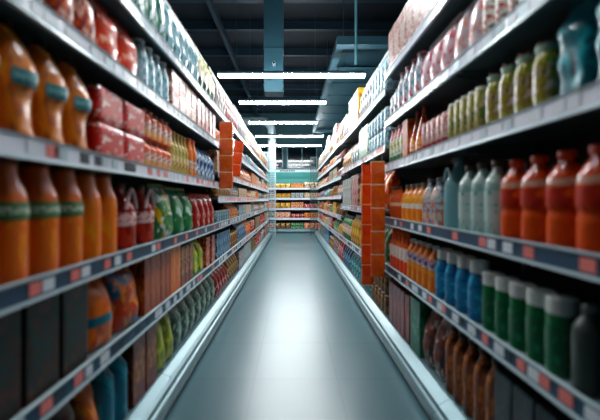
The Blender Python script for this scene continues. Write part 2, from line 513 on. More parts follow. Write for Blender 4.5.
def unit(loc, rz, L, heights, label, near=False, top=None, blue=1.3, tags=None, depth=.45, proud=.10, backdoor=True):
    """local frame: front at x=0, shelf runs back to x=-depth, length along y from 0 to L"""
    o = link('shelving_unit', None, None, loc, rz); o.empty_display_size = .1
    tag(o, label, 'shelving unit', 'shelving units along the aisle')
    bm = bmesh.new()
    zt = top or heights[-1] + .35
    box(bm, -depth - .03, -depth, .01, L - .01, 0, zt); link('back_panel', to_mesh('back_panel', bm, M_back), o)
    me = None
    for y in (.012, L - .012):
        bm = bmesh.new(); box(bm, -depth - .05, -depth + .03, y - .012, y + .012, 0, zt + .02)
        link('post', to_mesh('post', bm, M_post), o)
    # base
    bm = bmesh.new()
    prism(bm, [(proud - .02, .0), (proud - .02, .03), (0.0, .04), (0, .05), (-depth, .05), (-depth, 0)], 0, L)
    kp = link('base_plinth', to_mesh('base_plinth', bm, M_kick), o)
    bm = bmesh.new()
    prism(bm, [(proud - .005, .035), (proud, .05), (proud, .085), (proud - .015, .105), (proud - .03, .11), (proud - .036, .135), (proud - .06, .15), (0.0, .17), (-.012, .17), (-.012, .155), (-depth, .155), (-depth, .14), (.02, .06), (.02, .04)], .002, L - .002)
    link('base_rail', to_mesh('base_rail', bm, M_base), o)
    for i, z in enumerate(heights):
        bm = bmesh.new()
        box(bm, -depth, -.004, .004, L - .004, z - .025, z)
        for y in (.03, L - .03):   # bracket under each end
            prism(bm, [(-depth, z - .03), (-.05, z - .03), (-.05, z - .045), (-depth, z - .12)], y - .004, y + .004)
        sh = link('shelf', to_mesh('shelf', bm, M_board), o)
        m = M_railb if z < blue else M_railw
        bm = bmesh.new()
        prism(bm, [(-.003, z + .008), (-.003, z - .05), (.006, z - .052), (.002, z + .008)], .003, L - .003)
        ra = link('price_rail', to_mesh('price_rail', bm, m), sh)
        bm = bmesh.new()
        prism(bm, [(-.004, z + .008), (.006, z + .008), (.008, z + .016), (-.002, z + .018)], .003, L - .003)
        prism(bm, [(-.004, z - .052), (.012, z - .052), (.014, z - .061), (-.004, z - .062)], .003, L - .003)
        link('rail_lip', to_mesh('rail_lip', bm, M_lip), sh)
        for (ty, tw, tm) in (tags(i) if tags else ()):
            if .04 < ty < L - .04: link('price_tag', tagmesh(tw, tm), sh, (.0045, ty, z - .021))
    return o

def tags_from(y0, flip, L, spec):
    """spec: {shelf index: [(world y, width, material)]}"""
    def f(i):
        out = []
        for (y, w, m) in spec.get(i, ()):
            out.append(((y0 + L - y) if flip else (y - y0), w, m))
        return out
    return f
r_, w_, n_ = M_tagr, M_tagw, M_tagn
def mixed(a, b, seed, base):
    q = random.Random(seed); y = a; out = []
    while y < b:
        w = q.choice([.045, .055, .07]); m = q.choice(base)
        out.append((y, w, m))
        y += w + q.choice([.01, .035, .07])
    return out
LT = {1: [(y, .05, r_) for y in (1.08, 1.28, 1.50, 1.70, 2.07, 2.37, 2.62, 2.9, 3.55)] + [(y, .055, w_) for y in (1.14, 1.345, 1.59, 2.0, 3.2)],
      0: mixed(.9, 3.7, 3, [n_, n_, w_, w_, r_]), 2: [(1.16, .06, r_), (1.07, .05, w_), (1.95, .05, r_), (2.9, .05, r_)] + mixed(1.2, 1.8, 5, [n_, M_lip]) + mixed(2, 3.6, 8, [r_, w_, w_]),
      3: mixed(1, 3.6, 9, [w_, w_, M_lip]), 4: mixed(1, 3.6, 10, [w_, M_lip])}
LF = {0: mixed(3.8, 11, 13, [n_, w_, w_, r_]), 1: mixed(3.8, 11, 14, [n_, w_, w_]), 2: mixed(3.8, 8, 15, [w_, r_]), 3: mixed(3.8, 8, 16, [w_, r_])}
RT = {1: [(y, .055, r_) for y in (.99, 1.24, 1.54, 1.80, 2.15, 2.7)] + [(y, .06, w_) for y in (1.36, 1.47, 1.9, 2.3, 2.45, 2.85)],
      0: mixed(.9, 3.1, 23, [n_, w_, r_]), 2: mixed(.9, 3.1, 24, [w_, w_, M_lip]), 3: mixed(1.2, 3.1, 25, [w_, M_lip]), 4: []}
RF = {0: mixed(3.3, 12, 33, [n_, w_, w_, r_]), 1: mixed(3.3, 12, 34, [w_, w_, r_]), 2: mixed(3.3, 9, 35, [w_, r_])}

H_L1 = [.615, 1.03, 1.49, 1.95, 2.33]
H_L2 = [.615, 1.03, 1.33, 1.62, 1.98, 2.33]
H_R1 = [.68, 1.125, 1.63, 2.05, 2.5]
H_R2 = [.63, 1.2, 1.825, 2.37]
H_R3 = [.63, 1.0, 1.38, 1.75, 2.08, 2.40]
LEFT = [(.55, 2.15, H_L1), (2.15, 3.75, H_L1), (3.75, 5.3, H_L2), (5.3, 6.9, H_L2), (6.9, 8.5, H_L2), (8.5, 10.05, H_L2), (10.05, 11.6, H_L2)]
RIGHT = [(.55, 1.87, H_R1), (1.87, 3.19, H_R1), (3.19, 4.6, H_R2), (4.6, 6.1, H_R2), (6.1, 7.6, H_R3), (7.6, 9.1, H_R3), (9.1, 10.6, H_R3), (10.6, 12.2, H_R3)]
wl = ['nearest the camera, holding orange pouches', 'ending at the orange hanging strips', 'first beyond the hanging strips', 'second beyond the hanging strips',
      'third beyond the hanging strips', 'fourth beyond the hanging strips', 'at the far wire end panel']
wl[0] = 'closest to the camera, holding orange pouches'
wr_ = ['closest to the camera, holding orange-capped bottles', 'ending at the tall orange strips', 'first beyond the tall orange strips', 'second beyond the tall orange strips',
       'third beyond the tall orange strips', 'fourth beyond the tall orange strips', 'fifth beyond the tall orange strips', 'last before the grey end panel']
for i, (a, b, H) in enumerate(LEFT):
    unit((-XF['L'], a, 0), 0, b - a, H, 'left-side grey steel shelving unit ' + wl[i], tags=tags_from(a, False, b - a, LT if i < 2 else LF), proud=.11, top=2.75)
for i, (a, b, H) in enumerate(RIGHT):
    unit((XF['R'], b, 0), math.pi, b - a, H, 'right-side grey steel shelving unit ' + wr_[i], tags=tags_from(a, True, b - a, RT if i < 2 else RF), proud=.10, top=2.85)

# ------------------------------------------------------------------ colours of packages
W, PK, RD, OR, YE, GR, TL, BL, BR, DG = 'e9e4e2', 'e2a7a4', 'b3231c', 'e06a12', 'd9a52a', '1c7a44', '2f8f9c', '2a5f9a', '5a3420', '14402c'
white_seal = mat('seal_white', 'd8d8d6', .4)
capm = {k: mat('cap_' + k, c, .35) for k, c in {'white': 'e0e6e3', 'orange': 'e8481a', 'brown': '5a4334', 'red': 'b8232b', 'dark': '2a1c14', 'grey': '7f8a88', 'yellow': 'd8a73a', 'green': '1f7a4a', 'blue': '2b5d94', 'pink': 'd78f93'}.items()}
lab_green = lettered('label_green', '2f6b3c', 'd9e3cf', 8)
lab_teal = lettered('label_teal', '1d7f88', '8cc6c8', 8)
lab_white = pm('d9d2cc', ('c86a4a',), scale=5, seed=3)
lab_bluew = pm('c9d4de', ('2c5f9c',), scale=5, seed=4)

# ---- left, top shelf (2.33)
T = 2.33
row('L', T, 1.02, 1.68, 4, p_bag(.155, .46, .2, pm('2a6a70', ('8fb8bd', '123a3c'), scale=5, seed=1), 1, seal=MATS['cap_green']), 'tall dark teal bag on left-side top shelf', 'bag', .2)
row('L', T, 1.68, 2.32, 4, p_bag(.155, .47, .2, pm('1d6b55', ('cfe0e4', '134f58'), scale=4, seed=2), 2, seal=MATS['cap_green']), 'tall green and pale blue bag on left-side top shelf', 'bag', .2)
row('L', T, 2.32, 3.1, 5, p_bag(.15, .50, .2, pm('9fc3cc', ('2a7f8c', '1a4f58'), scale=4, seed=5), 3, seal=white_seal), 'tall light blue bag on left-side top shelf', 'bag', .2)
row('L', T, 3.1, 3.72, 4, p_bag(.15, .50, .2, pm('e8dfd2', ('a0a13c',), ((0, .3, '2f4a35'), (.72, .93, '8b8c2a')), scale=4, seed=6), 4, seal=white_seal), 'tall cream bag with olive top on left-side top shelf', 'bag', .2)
# ---- left, fifth shelf (1.95)
T = 1.95
row('L', T, 0.915, 1.204, 2, p_bag(.125, .31, .15, pm('8c4a34', ('c2b49a', '52261c'), scale=5, seed=8), 7, seal=MATS['cap_brown']), 'brown crinkled bag beside pinkish bags, partly cut by the picture edge', 'bag', .16)
row('L', T, 1.213, 1.502, 2, p_bag(.13, .32, .15, pm('cf5a3a', ('e7c7b8', '8f2b22'), scale=4.5, seed=9), 5, seal=MATS['cap_pink']), 'pinkish red crinkled bag above the orange pouches', 'bag', .16)
row('L', T, 1.512, 1.916, 2, p_bag(.19, .32, .17, pm('dc4e1c', ('f0b9a4', '8f170e'), scale=4, seed=11, thr=.57), 6, seal=MATS['cap_red']), 'bright red crinkled bag above the red cartons', 'bag', .17)
row('L', T, 1.926, 2.369, 4, p_bottle(.104, .31, pm('9ec4cf', ('e3f0f4', '3f8a9c'), scale=5, seed=12), capm['white'], None, 'carafe'), 'pale blue bottle with white cap beside the bright red bags', 'bottle', .112)
row('L', T, 2.379, 2.985, 4, [p_box(.145, .15, .2, pm('e7c6bb', ('c5492c', '7a2f24'), ((.0, .2, 'c9622f'),), scale=5, seed=13), front=lab_white), p_box(.145, .15, .2, pm('d98a72', ('f0e3dc',), scale=4, seed=14), front=lab_white)], 'small pink and orange carton beyond the pale blue bottles', 'carton', .2, tiers=2, th=.152)
row('L', T, 2.995, 3.720, 5, p_box(.12, .29, .2, pm('e8d9d6', ('cf6b6b', '9a3b44'), scale=4.5, seed=15), front=lab_white), 'pale pink upright box above the blue packets', 'box', .2)
# ---- left, fourth shelf (1.49)
T = 1.49
row('L', T, 0.857, 1.454, 4, p_bag(.136, .375, .15, pm('d97a14', ('f0a63c', 'b65a0c'), scale=3, seed=16, thr=.6), 8, patch=lab_teal, pat=(.48, .62), pouch=True, name='juice_pouch', wr=.02, cap=capm['dark']), 'orange pouch with teal label under the lit shelf edge', 'pouch', .15)
row('L', T, 1.473, 1.955, 2, p_box(.235, .165, .13, pm('cf2a20', ('ecd5d0', '7d1512'), scale=4, seed=17, thr=.58, stretch=(1, 1.5, 1)), bev=.022, front=pm('c23a34', ('f2e4e0',), scale=3.4, seed=18, thr=.58), fz=(.2, .8)), 'red and white carton beside the orange pouches', 'carton', .13, tiers=2, th=.168)
row('L', T, 1.965, 2.407, 5, p_bottle(.086, .18, pm('e0641a', ('f0b58c',), scale=3, seed=19), capm['pink'], pm('efe0d6', ('d95f3a',), scale=4, seed=20), 'plain', (.3, .6)), 'small orange bottle with pink cap beside red cartons', 'bottle', .086, tiers=2, th=.183)
row('L', T, 2.407, 2.793, 5, p_bottle(.074, .33, pm('b99a2a', ('6f7a24', 'e2c987'), scale=5, seed=21), capm['yellow'], pm('e8d9a4', ('a35a1c',), scale=5, seed=22), 'slim', (.2, .45)), 'slim olive-gold bottle above the green bags', 'bottle', .084)
row('L', T, 2.793, 3.024, 2, p_bottle(.096, .34, pm('e3761c', ('f3c6a0',), scale=4, seed=23), capm['orange'], lab_white, 'carafe', (.2, .45)), 'orange bottle between olive-gold bottles and blue packets', 'bottle', .088)
row('L', T, 3.033, 3.720, 5, p_bag(.125, .32, .14, pm('2f6fa0', ('cfe0ea', '1b3f6b'), scale=5, seed=24), 9, seal=capm['blue']), 'blue and white packet beside the hanging orange strip', 'packet', .14)
# ---- left, third shelf (1.03)
T = 1.03
row('L', T, 0.852, 1.411, 4, p_bottle(.132, .41, pm('dc6a0c', ('e88a22',), scale=2.5, seed=25, thr=.6, rough=.25), mat('neck_brown', '6b2c10', .4), lab_green, 'carafe', (.50, .64), e=2.6, patch=True, depth=.14, name='juice_bottle', capr=1.04), 'large orange juice bottle with green label and brown cap', 'bottle', .14)
row('L', T, 1.412, 1.685, 2, p_bottle(.122, .40, pm('ec7a0c', ('f0962a',), scale=2.5, seed=26, thr=.6, rough=.22), mat('neck_amber', '8a4512', .4), None, 'carafe', e=2.6, depth=.14, name='juice_bottle', capr=1.04), 'plain bright orange juice bottle without label beside red jugs', 'bottle', .14)
def red_jug():
    n, me, ch = p_bottle(.2, .36, pm('7d1a14', ('a83324',), scale=3, seed=27, rough=.2), capm['dark'], pm('9a2a20', ('ecd9d6', 'e3c2c0'), scale=3.2, seed=28, thr=.5), 'jug', (.36, .56), e=2.4, depth=.17, name='jug')
    bm = bmesh.new()   # pale loop handle over the shoulder
    P = [Vector((.075, -.06 + .12 * i / 8, .22 + .11 * math.sin(math.pi * i / 8))) for i in range(9)]
    for p, q in zip(P, P[1:]): tube(bm, p, q, .009, 8)
    ch.append(('handle', to_mesh('handle', bm, mat('handle_pale', 'e8c9cb', .3), True)))
    return (n, me, ch)
row('L', T, 1.695, 2.186, 2, red_jug(), 'dark red jug with pale loop handle beside the green bags', 'jug', .19)
row('L', T, 2.196, 2.465, 1, p_bag(.258, .38, .2, pm('0f7a44', ('e2b82a', 'dcebe6'), scale=2.6, seed=29, thr=.57), 10, seal=capm['green'], wr=.02), 'large green bag with yellow print beside the red jugs', 'bag', .2)
row('L', T, 2.475, 2.956, 2, p_bag(.228, .37, .2, pm('0c7a4c', ('bfe0d6',), scale=2.4, seed=30, thr=.62), 11, seal=capm['green'], wr=.02), 'plain glossy green bag with small pale print', 'bag', .2)
row('L', T, 2.966, 3.720, 4, p_bag(.175, .33, .16, pm('a32318', ('f0c9bd', '6b120e'), scale=3, seed=31, thr=.58), 12, seal=capm['red'], wr=.02), 'red crinkled bag beyond the green bags', 'bag', .16)
# ---- left, second shelf (0.615)
T = .615
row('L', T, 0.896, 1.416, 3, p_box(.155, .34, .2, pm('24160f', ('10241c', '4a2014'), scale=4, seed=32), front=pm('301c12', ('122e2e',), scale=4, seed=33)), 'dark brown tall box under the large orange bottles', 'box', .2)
row('L', T, 1.425, 1.656, 1, p_bag(.2, .33, .17, pm('e2700e', ('c4520a',), ((.36, .5, '2a6f80'),), scale=3, seed=34), 13, seal=capm['orange']), 'orange bag with teal band on the second shelf up', 'bag', .17)
row('L', T, 1.666, 1.926, 1, p_bag(.24, .33, .17, pm('b8441c', ('2a6f96', 'e3862a'), scale=3, seed=35), 14, seal=capm['red']), 'rust bag with blue and orange print beside teal-banded bag', 'bag', .17)
row('L', T, 1.936, 2.350, 5, p_box(.08, .34, .16, pm('a8481c', ('d8702a', '5a2412'), scale=4, seed=36, stretch=(1, 2, .6))), 'narrow rust-orange box beside the rust and blue bag', 'box', .16)
row('L', T, 2.350, 2.562, 2, p_box(.104, .35, .16, pm('d8601c', ('f09a4c',), scale=4, seed=37, stretch=(1, 2, .4))), 'bright orange narrow box before the brown packets', 'box', .16)
row('L', T, 2.571, 2.889, 3, p_box(.1, .31, .16, pm('8a3b26', ('d98a5c', '3a201a'), scale=6, seed=38)), 'brown speckled packet box beside the yellow-green pouches', 'box', .16)
row('L', T, 2.899, 3.274, 2, p_bag(.17, .32, .16, pm('a8b81c', ('e8d83a', '4f8a2c'), scale=3, seed=39), 15, seal=capm['green'], pouch=False), 'yellow-green bag under the red crinkled bags', 'bag', .16)
row('L', T, 3.284, 3.720, 2, p_box(.14, .30, .16, pm('c9542c', ('e8b49c', '7a2f24'), scale=5, seed=40)), 'salmon-orange box beside the yellow-green bags', 'box', .16)
# ---- left, bottom deck (0.155)
T = .157
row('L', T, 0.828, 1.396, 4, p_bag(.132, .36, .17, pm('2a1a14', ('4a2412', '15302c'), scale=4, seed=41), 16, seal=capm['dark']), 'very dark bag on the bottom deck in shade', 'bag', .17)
row('L', T, 1.396, 1.522, 1, p_bag(.12, .36, .17, pm('b8541c', ('e0812c',), scale=4, seed=42), 17, seal=capm['orange']), 'orange-brown bag low down beside the teal bottles', 'bag', .17)
row('L', T, 1.541, 1.791, 2, p_bottle(.118, .38, pm('1f6f86', ('3aa0b4',), scale=3, seed=43), capm['blue'], None, 'plain'), 'teal bottle on the left-side bottom deck', 'bottle', .125)
row('L', T, 1.801, 2.119, 2, p_box(.15, .38, .2, pm('6b2418', ('9a4a2a',), scale=4, seed=44), front=pm('7a3a20', ('b06a3c',), scale=4, seed=45)), 'dark red-brown box beside the teal bottles', 'box', .2)
row('L', T, 2.128, 2.456, 2, p_bag(.16, .38, .18, pm('8a9a34', ('5a7a3c', 'c8c86a'), scale=3, seed=46), 18, seal=capm['green']), 'olive-green bag on the left-side bottom deck', 'bag', .18)
row('L', T, 2.465, 3.720, 7, p_bag(.158, .38, .18, pm('7f9488', ('b4c4ba', '51665c'), scale=3.5, seed=47), 19, seal=capm['grey']), 'grey-green bag on the left-side bottom deck', 'bag', .18)

# ---- right, top shelf (2.5)
T = 2.5
row('R', T, 1.9, 3.15, 8, p_box(.148, .38, .2, pm('a8746c', ('6f2f2c', 'cdb8b2'), scale=5, seed=51), front=pm('b89c96', ('8a3a34', 'd0c4be'), scale=6, seed=151, thr=.5)), 'pink and maroon tall box on right-side top shelf', 'box', .2)
row('R', T, 1.3, 1.88, 4, p_box(.138, .34, .2, pm('c7cfd0', ('4f7a80',), scale=4, seed=52), front=lab_bluew), 'pale grey box on right-side top shelf', 'box', .2)
# ---- right, fifth (2.05)
T = 2.05
row('R', T, 1.08, 1.34, 2, p_box(.12, .36, .2, pm('2f4f4a', ('7a8f8a',), scale=5, seed=53), front=pm('4a6a60', ('b0382c',), scale=4, seed=54)), 'dark green-grey box above the gold-green jars', 'box', .2)
row('R', T, 1.34, 1.62, 3, p_bottle(.088, .34, pm('d8dcd4', ('2a5a34', 'a8342a'), scale=4, seed=55), capm['green'], pm('e6e6df', ('b8382a',), scale=4, seed=56), 'slim', (.2, .5)), 'white bottle with green and red print, high right-side shelf', 'bottle', .088)
row('R', T, 1.62, 1.93, 2, p_bag(.145, .34, .16, pm('cfc4c8', ('e0622a', 'b8b0b8'), scale=5, seed=57, thr=.55), 20, seal=white_seal), 'white bag with orange spots, high right-side shelf', 'bag', .16)
row('R', T, 1.93, 2.4, 3, p_bag(.15, .36, .16, pm('cdbfc5', ('b8485a', 'd9a0a8'), scale=5.5, seed=58, thr=.53), 21, seal=white_seal), 'white and rose bag above the pale pink cans', 'bag', .16)
row('R', T, 2.4, 2.92, 4, p_bottle(.122, .35, pm('c9ccd6', ('b83a4a', '5f8f9c'), scale=3.6, seed=59), capm['pink'], None, 'carafe'), 'white and red bottle above the conical orange bottles', 'bottle', .122)
row('R', T, 2.92, 3.16, 2, p_bag(.11, .30, .14, pm('d9dfe4', ('b03a3a', '3a7a8a'), scale=4, seed=60), 22, seal=white_seal), 'small white bag with red print at the shelf step', 'bag', .14)
# ---- right, fourth (1.63)
T = 1.63
row('R', T, 0.89, 1.185, 2, p_bag(.138, .37, .15, pm('10707c', ('3fa8b4', '0a3a48'), scale=3, seed=61, thr=.57), 23, seal=mat('seal_teal', '1d6f7c', .3), wr=.03), 'crinkled glossy teal bag beside the gold-green jars', 'bag', .16)
def red_top_jar():
    n, me, ch = p_bottle(.084, .25, pm('8a8a24', ('5a7a2c', 'c8b86a'), ((.25, .42, 'd9cfc8'),), scale=4, seed=62), mat('lid_sage', '8fae9a', .4), pm('94862c', ('d8c8c0', '6b5a1c'), scale=4, seed=63), 'wide', (.2, .7))
    ch[0] = ('lid', ch[0][1]); 
    bm = bmesh.new()
    for k in range(7):
        a = k * 2.4; rr = .022 * (k % 3) / 2
        bmesh.ops.create_icosphere(bm, subdivisions=1, radius=.009, matrix=Matrix.Translation((rr * math.cos(a), rr * math.sin(a), .256 + .006 * (k % 2))))
    ch.append(('ribbon_knot', to_mesh('ribbon_knot', bm, mat('ribbon_red', 'a02a3a', .4), True)))
    return ('jar', me, ch)
row('R', T, 1.19, 1.6, 4, red_top_jar(), 'gold-green jar with sage lid and red ribbon top', 'jar', .084)
row('R', T, 1.61, 1.97, 5, p_can(.064, .23, pm('a8a05a', ('5a7a3c', 'd9c8a8'), scale=4, seed=64), capm['white']), 'slim olive can beside the gold-green jars', 'can', .064)
row('R', T, 1.98, 2.36, 5, p_can(.066, .205, pm('dfb8b0', ('b8505a', 'efe3df'), ((0, .25, 'b03a4a'),), scale=4, seed=65), capm['pink']), 'slim pale pink can beside the conical orange bottles', 'can', .066)
row('R', T, 2.37, 2.62, 2, p_bottle(.118, .355, pm('b8481c', ('e89a5c', '7a2a12'), scale=4, seed=66, rough=.2), capm['red'], pm('d9784a', ('f0c8a8',), scale=4, seed=67), 'cone', (.12, .3)), 'conical orange-brown bottle with red cap', 'bottle', .118)
row('R', T, 2.63, 2.75, 1, p_box(.11, .32, .16, pm('a84a1c', ('d8782a',), scale=4, seed=68)), 'plain rust box between conical bottles and green-white bottles', 'box', .16)
row('R', T, 2.76, 3.16, 4, p_bottle(.094, .33, pm('dfe6df', ('1f7a4c',), ((0, .22, '1c6b40'), (.7, 1.0, 'd98a84')), scale=3.5, seed=69), capm['pink'], pm('dfe3da', ('2a7a4c', 'c8b85a'), scale=4, seed=70), 'carafe', (.25, .6)), 'white bottle with green base and pink cap', 'bottle', .1)
# ---- right, third (1.125)
T = 1.125
row('R', T, 0.845, 1.495, 5, p_bottle(.122, .348, pm('cc5010', ('d8581a',), ((.69, .77, 'c8a090'),), scale=2.5, seed=71, rough=.18, thr=.6), capm['orange'], pm('b03408', ('e0641a',), scale=2, seed=72, thr=.5, stretch=(1, 1, .5)), 'soda', (.42, .62), capr=1.3, name='juice_bottle'), 'deep orange bottle with bright orange cap', 'bottle', .122)
row('R', T, 1.497, 1.865, 3, p_bottle(.114, .36, pm('b9cdc9', ('8fb5b2',), scale=2.2, seed=73, rough=.2, thr=.58), capm['brown'], pm('bcd0cc', ('2a9a98', 'a8c4c0'), scale=2.6, seed=74, thr=.6), 'plain', (.2, .6), capr=1.22, name='milk_bottle'), 'frosted white bottle with brown cap beside orange-capped bottles', 'bottle', .118)
def clear_jug():
    n, me, ch = p_bottle(.18, .43, mat('clear_teal', '6fa9b2', .08, trans=.2), mat('cap_tealgrey', '3c6a70', .3), None, 'jug', e=2.2, depth=.17, name='water_jug', capr=1.5)
    bm = bmesh.new()
    P = [Vector((.075, -.045 + .09 * i / 8, .29 + .075 * math.sin(math.pi * i / 8))) for i in range(9)]
    for p, q in zip(P, P[1:]): tube(bm, p, q, .007, 8)
    ch.append(('handle', to_mesh('handle', bm, mat('handle_clear', 'b9dadd', .15), True)))
    return (n, me, ch)
row('R', T, 1.90, 2.09, 1, clear_jug(), 'clear teal water jug with loop handle between white bottles', 'jug', .19)
row('R', T, 2.1, 2.38, 2, p_bottle(.12, .32, pm('d8d2cc', ('e0702a', '2a7fa8'), scale=2.8, seed=75), capm['grey'], pm('c8d8e0', ('1f6fa0', 'e07a3a'), scale=2.5, seed=76), 'jug', (.3, .6)), 'white bottle with blue and orange label beside the water jug', 'bottle', .12)
row('R', T, 2.38, 2.83, 4, p_bottle(.105, .30, pm('e27a1c', ('f0a850',), ((.38, .52, 'ece2da'),), scale=3, seed=77), capm['grey'], None, 'jug'), 'orange jug-shaped bottle with white middle band', 'bottle', .112)
row('R', T, 2.83, 3.14, 4, p_bottle(.07, .29, pm('b8481a', ('d86a2a',), ((.45, .55, 'd9b8a0'),), scale=3, seed=78, rough=.2), capm['dark'], None, 'slim'), 'slender amber bottle beside the tall orange strip', 'bottle', .07)
# ---- right, second (0.68)
T = .68
row('R', T, 0.9, 1.12, 2, p_bottle(.095, .28, mat('grey_bottle', '3c4644', .3), capm['grey'], None, 'plain'), 'dark grey bottle beside the green bottles', 'bottle', .095)
row('R', T, 1.13, 1.63, 5, p_bottle(.096, .272, pm('0f6b44', ('1f8a5c',), scale=2.5, seed=79, rough=.22, thr=.6), capm['white'], pm('0d5a3a', ('2a8a5c',), scale=3, seed=80, thr=.6), 'tub', (.15, .6), capr=1.07), 'green bottle with wide white cap', 'bottle', .1)
row('R', T, 1.64, 2.16, 4, p_bottle(.112, .31, pm('1a6a96', ('2f9ac0',), scale=2.5, seed=81, rough=.2, thr=.57), capm['white'], pm('1f7aa8', ('54b4d0',), scale=3, seed=82, thr=.58), 'tubneck', (.2, .55), capr=1.08), 'blue bottle with white cap beside the green bottles', 'bottle', .112)
row('R', T, 2.17, 2.68, 5, p_bottle(.098, .31, pm('dc7414', ('e8923a',), scale=3, seed=83), capm['white'], pm('c8ccd6', ('2a4f96', 'd8702a'), scale=3, seed=84, thr=.52), 'plain', (.48, .72)), 'orange bottle with blue and white label', 'bottle', .098)
row('R', T, 2.69, 3.15, 5, p_bottle(.085, .355, pm('dc5012', ('ec7a3a',), scale=3, seed=85), capm['orange'], pm('e6d8cf', ('d8501a',), scale=2.5, seed=86, thr=.58), 'slim', (.3, .6)), 'red-orange bottle with white label beside the orange strip', 'bottle', .09)
# ---- right, bottom deck
T = .157
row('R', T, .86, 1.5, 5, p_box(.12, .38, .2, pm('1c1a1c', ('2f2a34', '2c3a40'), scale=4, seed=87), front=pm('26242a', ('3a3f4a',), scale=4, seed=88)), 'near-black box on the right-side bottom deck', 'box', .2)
row('R', T, 1.5, 2.02, 5, p_bottle(.098, .40, pm('8a4416', ('c06a24', '4a2412'), scale=3, seed=89), capm['dark'], None, 'plain'), 'brown-orange bottle on the right-side bottom deck', 'bottle', .098)
row('R', T, 2.03, 2.36, 2, p_bag(.155, .40, .18, pm('6b3428', ('b8b0a8', '3a1c18'), scale=3, seed=90), 24, seal=capm['grey']), 'brown and white bag on the right-side bottom deck', 'bag', .18)
row('R', T, 2.37, 2.58, 1, p_box(.19, .40, .2, pm('1f5a40', ('2f7a5a',), scale=3, seed=91), front=pm('2a6a4c', ('5a9a7c',), scale=3, seed=92)), 'dark green box low down between brown and maroon packages', 'box', .2)
row('R', T, 2.59, 3.14, 5, p_box(.1, .38, .18, pm('7a2a2c', ('b85a4c', '3a1c20'), scale=4, seed=93, stretch=(1, 2, .5))), 'narrow maroon box on the right-side bottom deck', 'box', .18)

# ---- beyond the strips: every shelf filled with runs of packages
PAL = {
 'pale pink': ('ad807c', ('a03a44', 'cdb4b0', '6a2a34')), 'white': ('9c9896', ('943c3a', 'c8c4c2', '54666e')), 'cream': ('a8946f', ('8a5424', 'cbbb98', '6b3a2a')),
 'orange': ('df6e1e', ('f2b07a', 'a8400f')), 'salmon': ('dd8a6c', ('f0d6c9', 'a8442c')), 'red': ('b52c22', ('eccfc6', '701612')),
 'yellow': ('c8901c', ('dcc068', '9a4c14')), 'light blue': ('7298a6', ('2f6474', 'b4c8d0')), 'blue': ('2f5f8c', ('9fc0d4', '1c3554')),
 'green': ('3a7a4a', ('b8cfae', '1f4a30')), 'brown': ('7a4a30', ('c99a6c', '3a2218')), 'beige': ('c9ab8c', ('8a5c3a', 'ecdcc9')), 'grey': ('9aa5a4', ('cfd6d4', '5a6665')), 'teal': ('2f7f86', ('9fcccc', '174a50')),
}
KB = {'box': 'box', 'bag': 'bag', 'bottle': 'bottle', 'jar': 'jar'}
def far_runs(side, bays, shelf_cols, first_word):
    rr = random.Random(11 if side == 'L' else 12)
    sd = 200 if side == 'L' else 400
    nm = ['bottom deck', 'second shelf', 'third shelf', 'fourth shelf', 'fifth shelf', 'sixth shelf', 'seventh shelf']
    for bi, (a, b, H) in enumerate(bays):
        lv = [.157] + H
        mid = (a + b) / 2
        w0 = .125 if mid < 5 else .15 if mid < 6.5 else .2 if mid < 8.5 else .29
        for si, z in enumerate(lv):
            if si == len(lv) - 1: gap = .56; fr = (.88, .96)
            else: gap = lv[si + 1] - z - .06; fr = (.72, .92)
            cut = a + (b - a) * rr.uniform(.38, .62)
            cols = shelf_cols(si, len(lv), bi)
            last = None
            for j, (s0, s1) in enumerate(((a + .04, cut - .01), (cut + .01, b - .04))):
                c = rr.choice([q for q in cols if q != last]); last = c
                n = max(1, int((s1 - s0) / w0)); w = (s1 - s0) / n * .94
                kind = rr.choice(['box', 'bag', 'bottle', 'bag', 'jar'] if si < len(lv) - 1 else (['bag'] if bi == 0 or side == 'L' else ['bag', 'bag', 'box']))
                h = gap * rr.uniform(*fr); sd += 1
                if kind in ('bottle', 'jar'): w = min(w, h * .5)
                base, cc = PAL[c]
                m = pm(base, cc, scale=rr.uniform(3, 5), seed=sd)
                small = mid > 7
                if kind == 'box': p = p_box(w, h, .22, m, name='box')
                elif kind == 'bag': p = p_bag(w, h, .2, m, sd, seal=None if small else white_seal, name='snack_bag')
                elif kind == 'bottle': p = p_bottle(w, h, m, capm[rr.choice(['white', 'red', 'orange', 'blue', 'grey'])], None if small else lab_white, rr.choice(['plain', 'slim', 'carafe']), seg=16)
                else:
                    p = p_can(w, min(h, w * 1.6), m, capm[rr.choice(['white', 'grey', 'yellow'])], name='jar')
                    h = min(h, w * 1.6)
                t = 2 if (kind in ('box', 'jar') and h * 2.05 < gap and mid < 7) else 1
                d = .22 if kind == 'box' else .2 if kind == 'bag' else w
                side_w = 'left-side' if side == 'L' else 'right-side'
                desc = '%s %s, %s %s, %s unit' % (c, kind, side_w, nm[si], ORD[bi])
                desc = '%s %s %s %s beyond strips, unit %s' % (c, kind, side_w, nm[si], ['one', 'two', 'three', 'four', 'five', 'six'][bi])
                row(side, z, s0, s1, n, p, desc, kind, d, tiers=t, th=h + .003, group='%s %ss on the %s %s, unit %s beyond the orange strips' % (c, kind, side_w, nm[si], ['one', 'two', 'three', 'four', 'five', 'six'][bi]))
def lcols(si, n, bi):
    if si == n - 1: return ['pale pink', 'white', 'cream', 'salmon'] if bi else ['pale pink', 'white']
    if si == n - 2: return ['light blue', 'white', 'salmon', 'cream']
    if si == 3 or si == 4: return ['salmon', 'light blue', 'brown', 'orange', 'beige']
    if si == 2: return ['orange', 'light blue', 'salmon', 'beige', 'white']
    if si == 1: return ['brown', 'blue', 'orange', 'grey', 'red']
    return ['grey', 'brown', 'green', 'white', 'red']
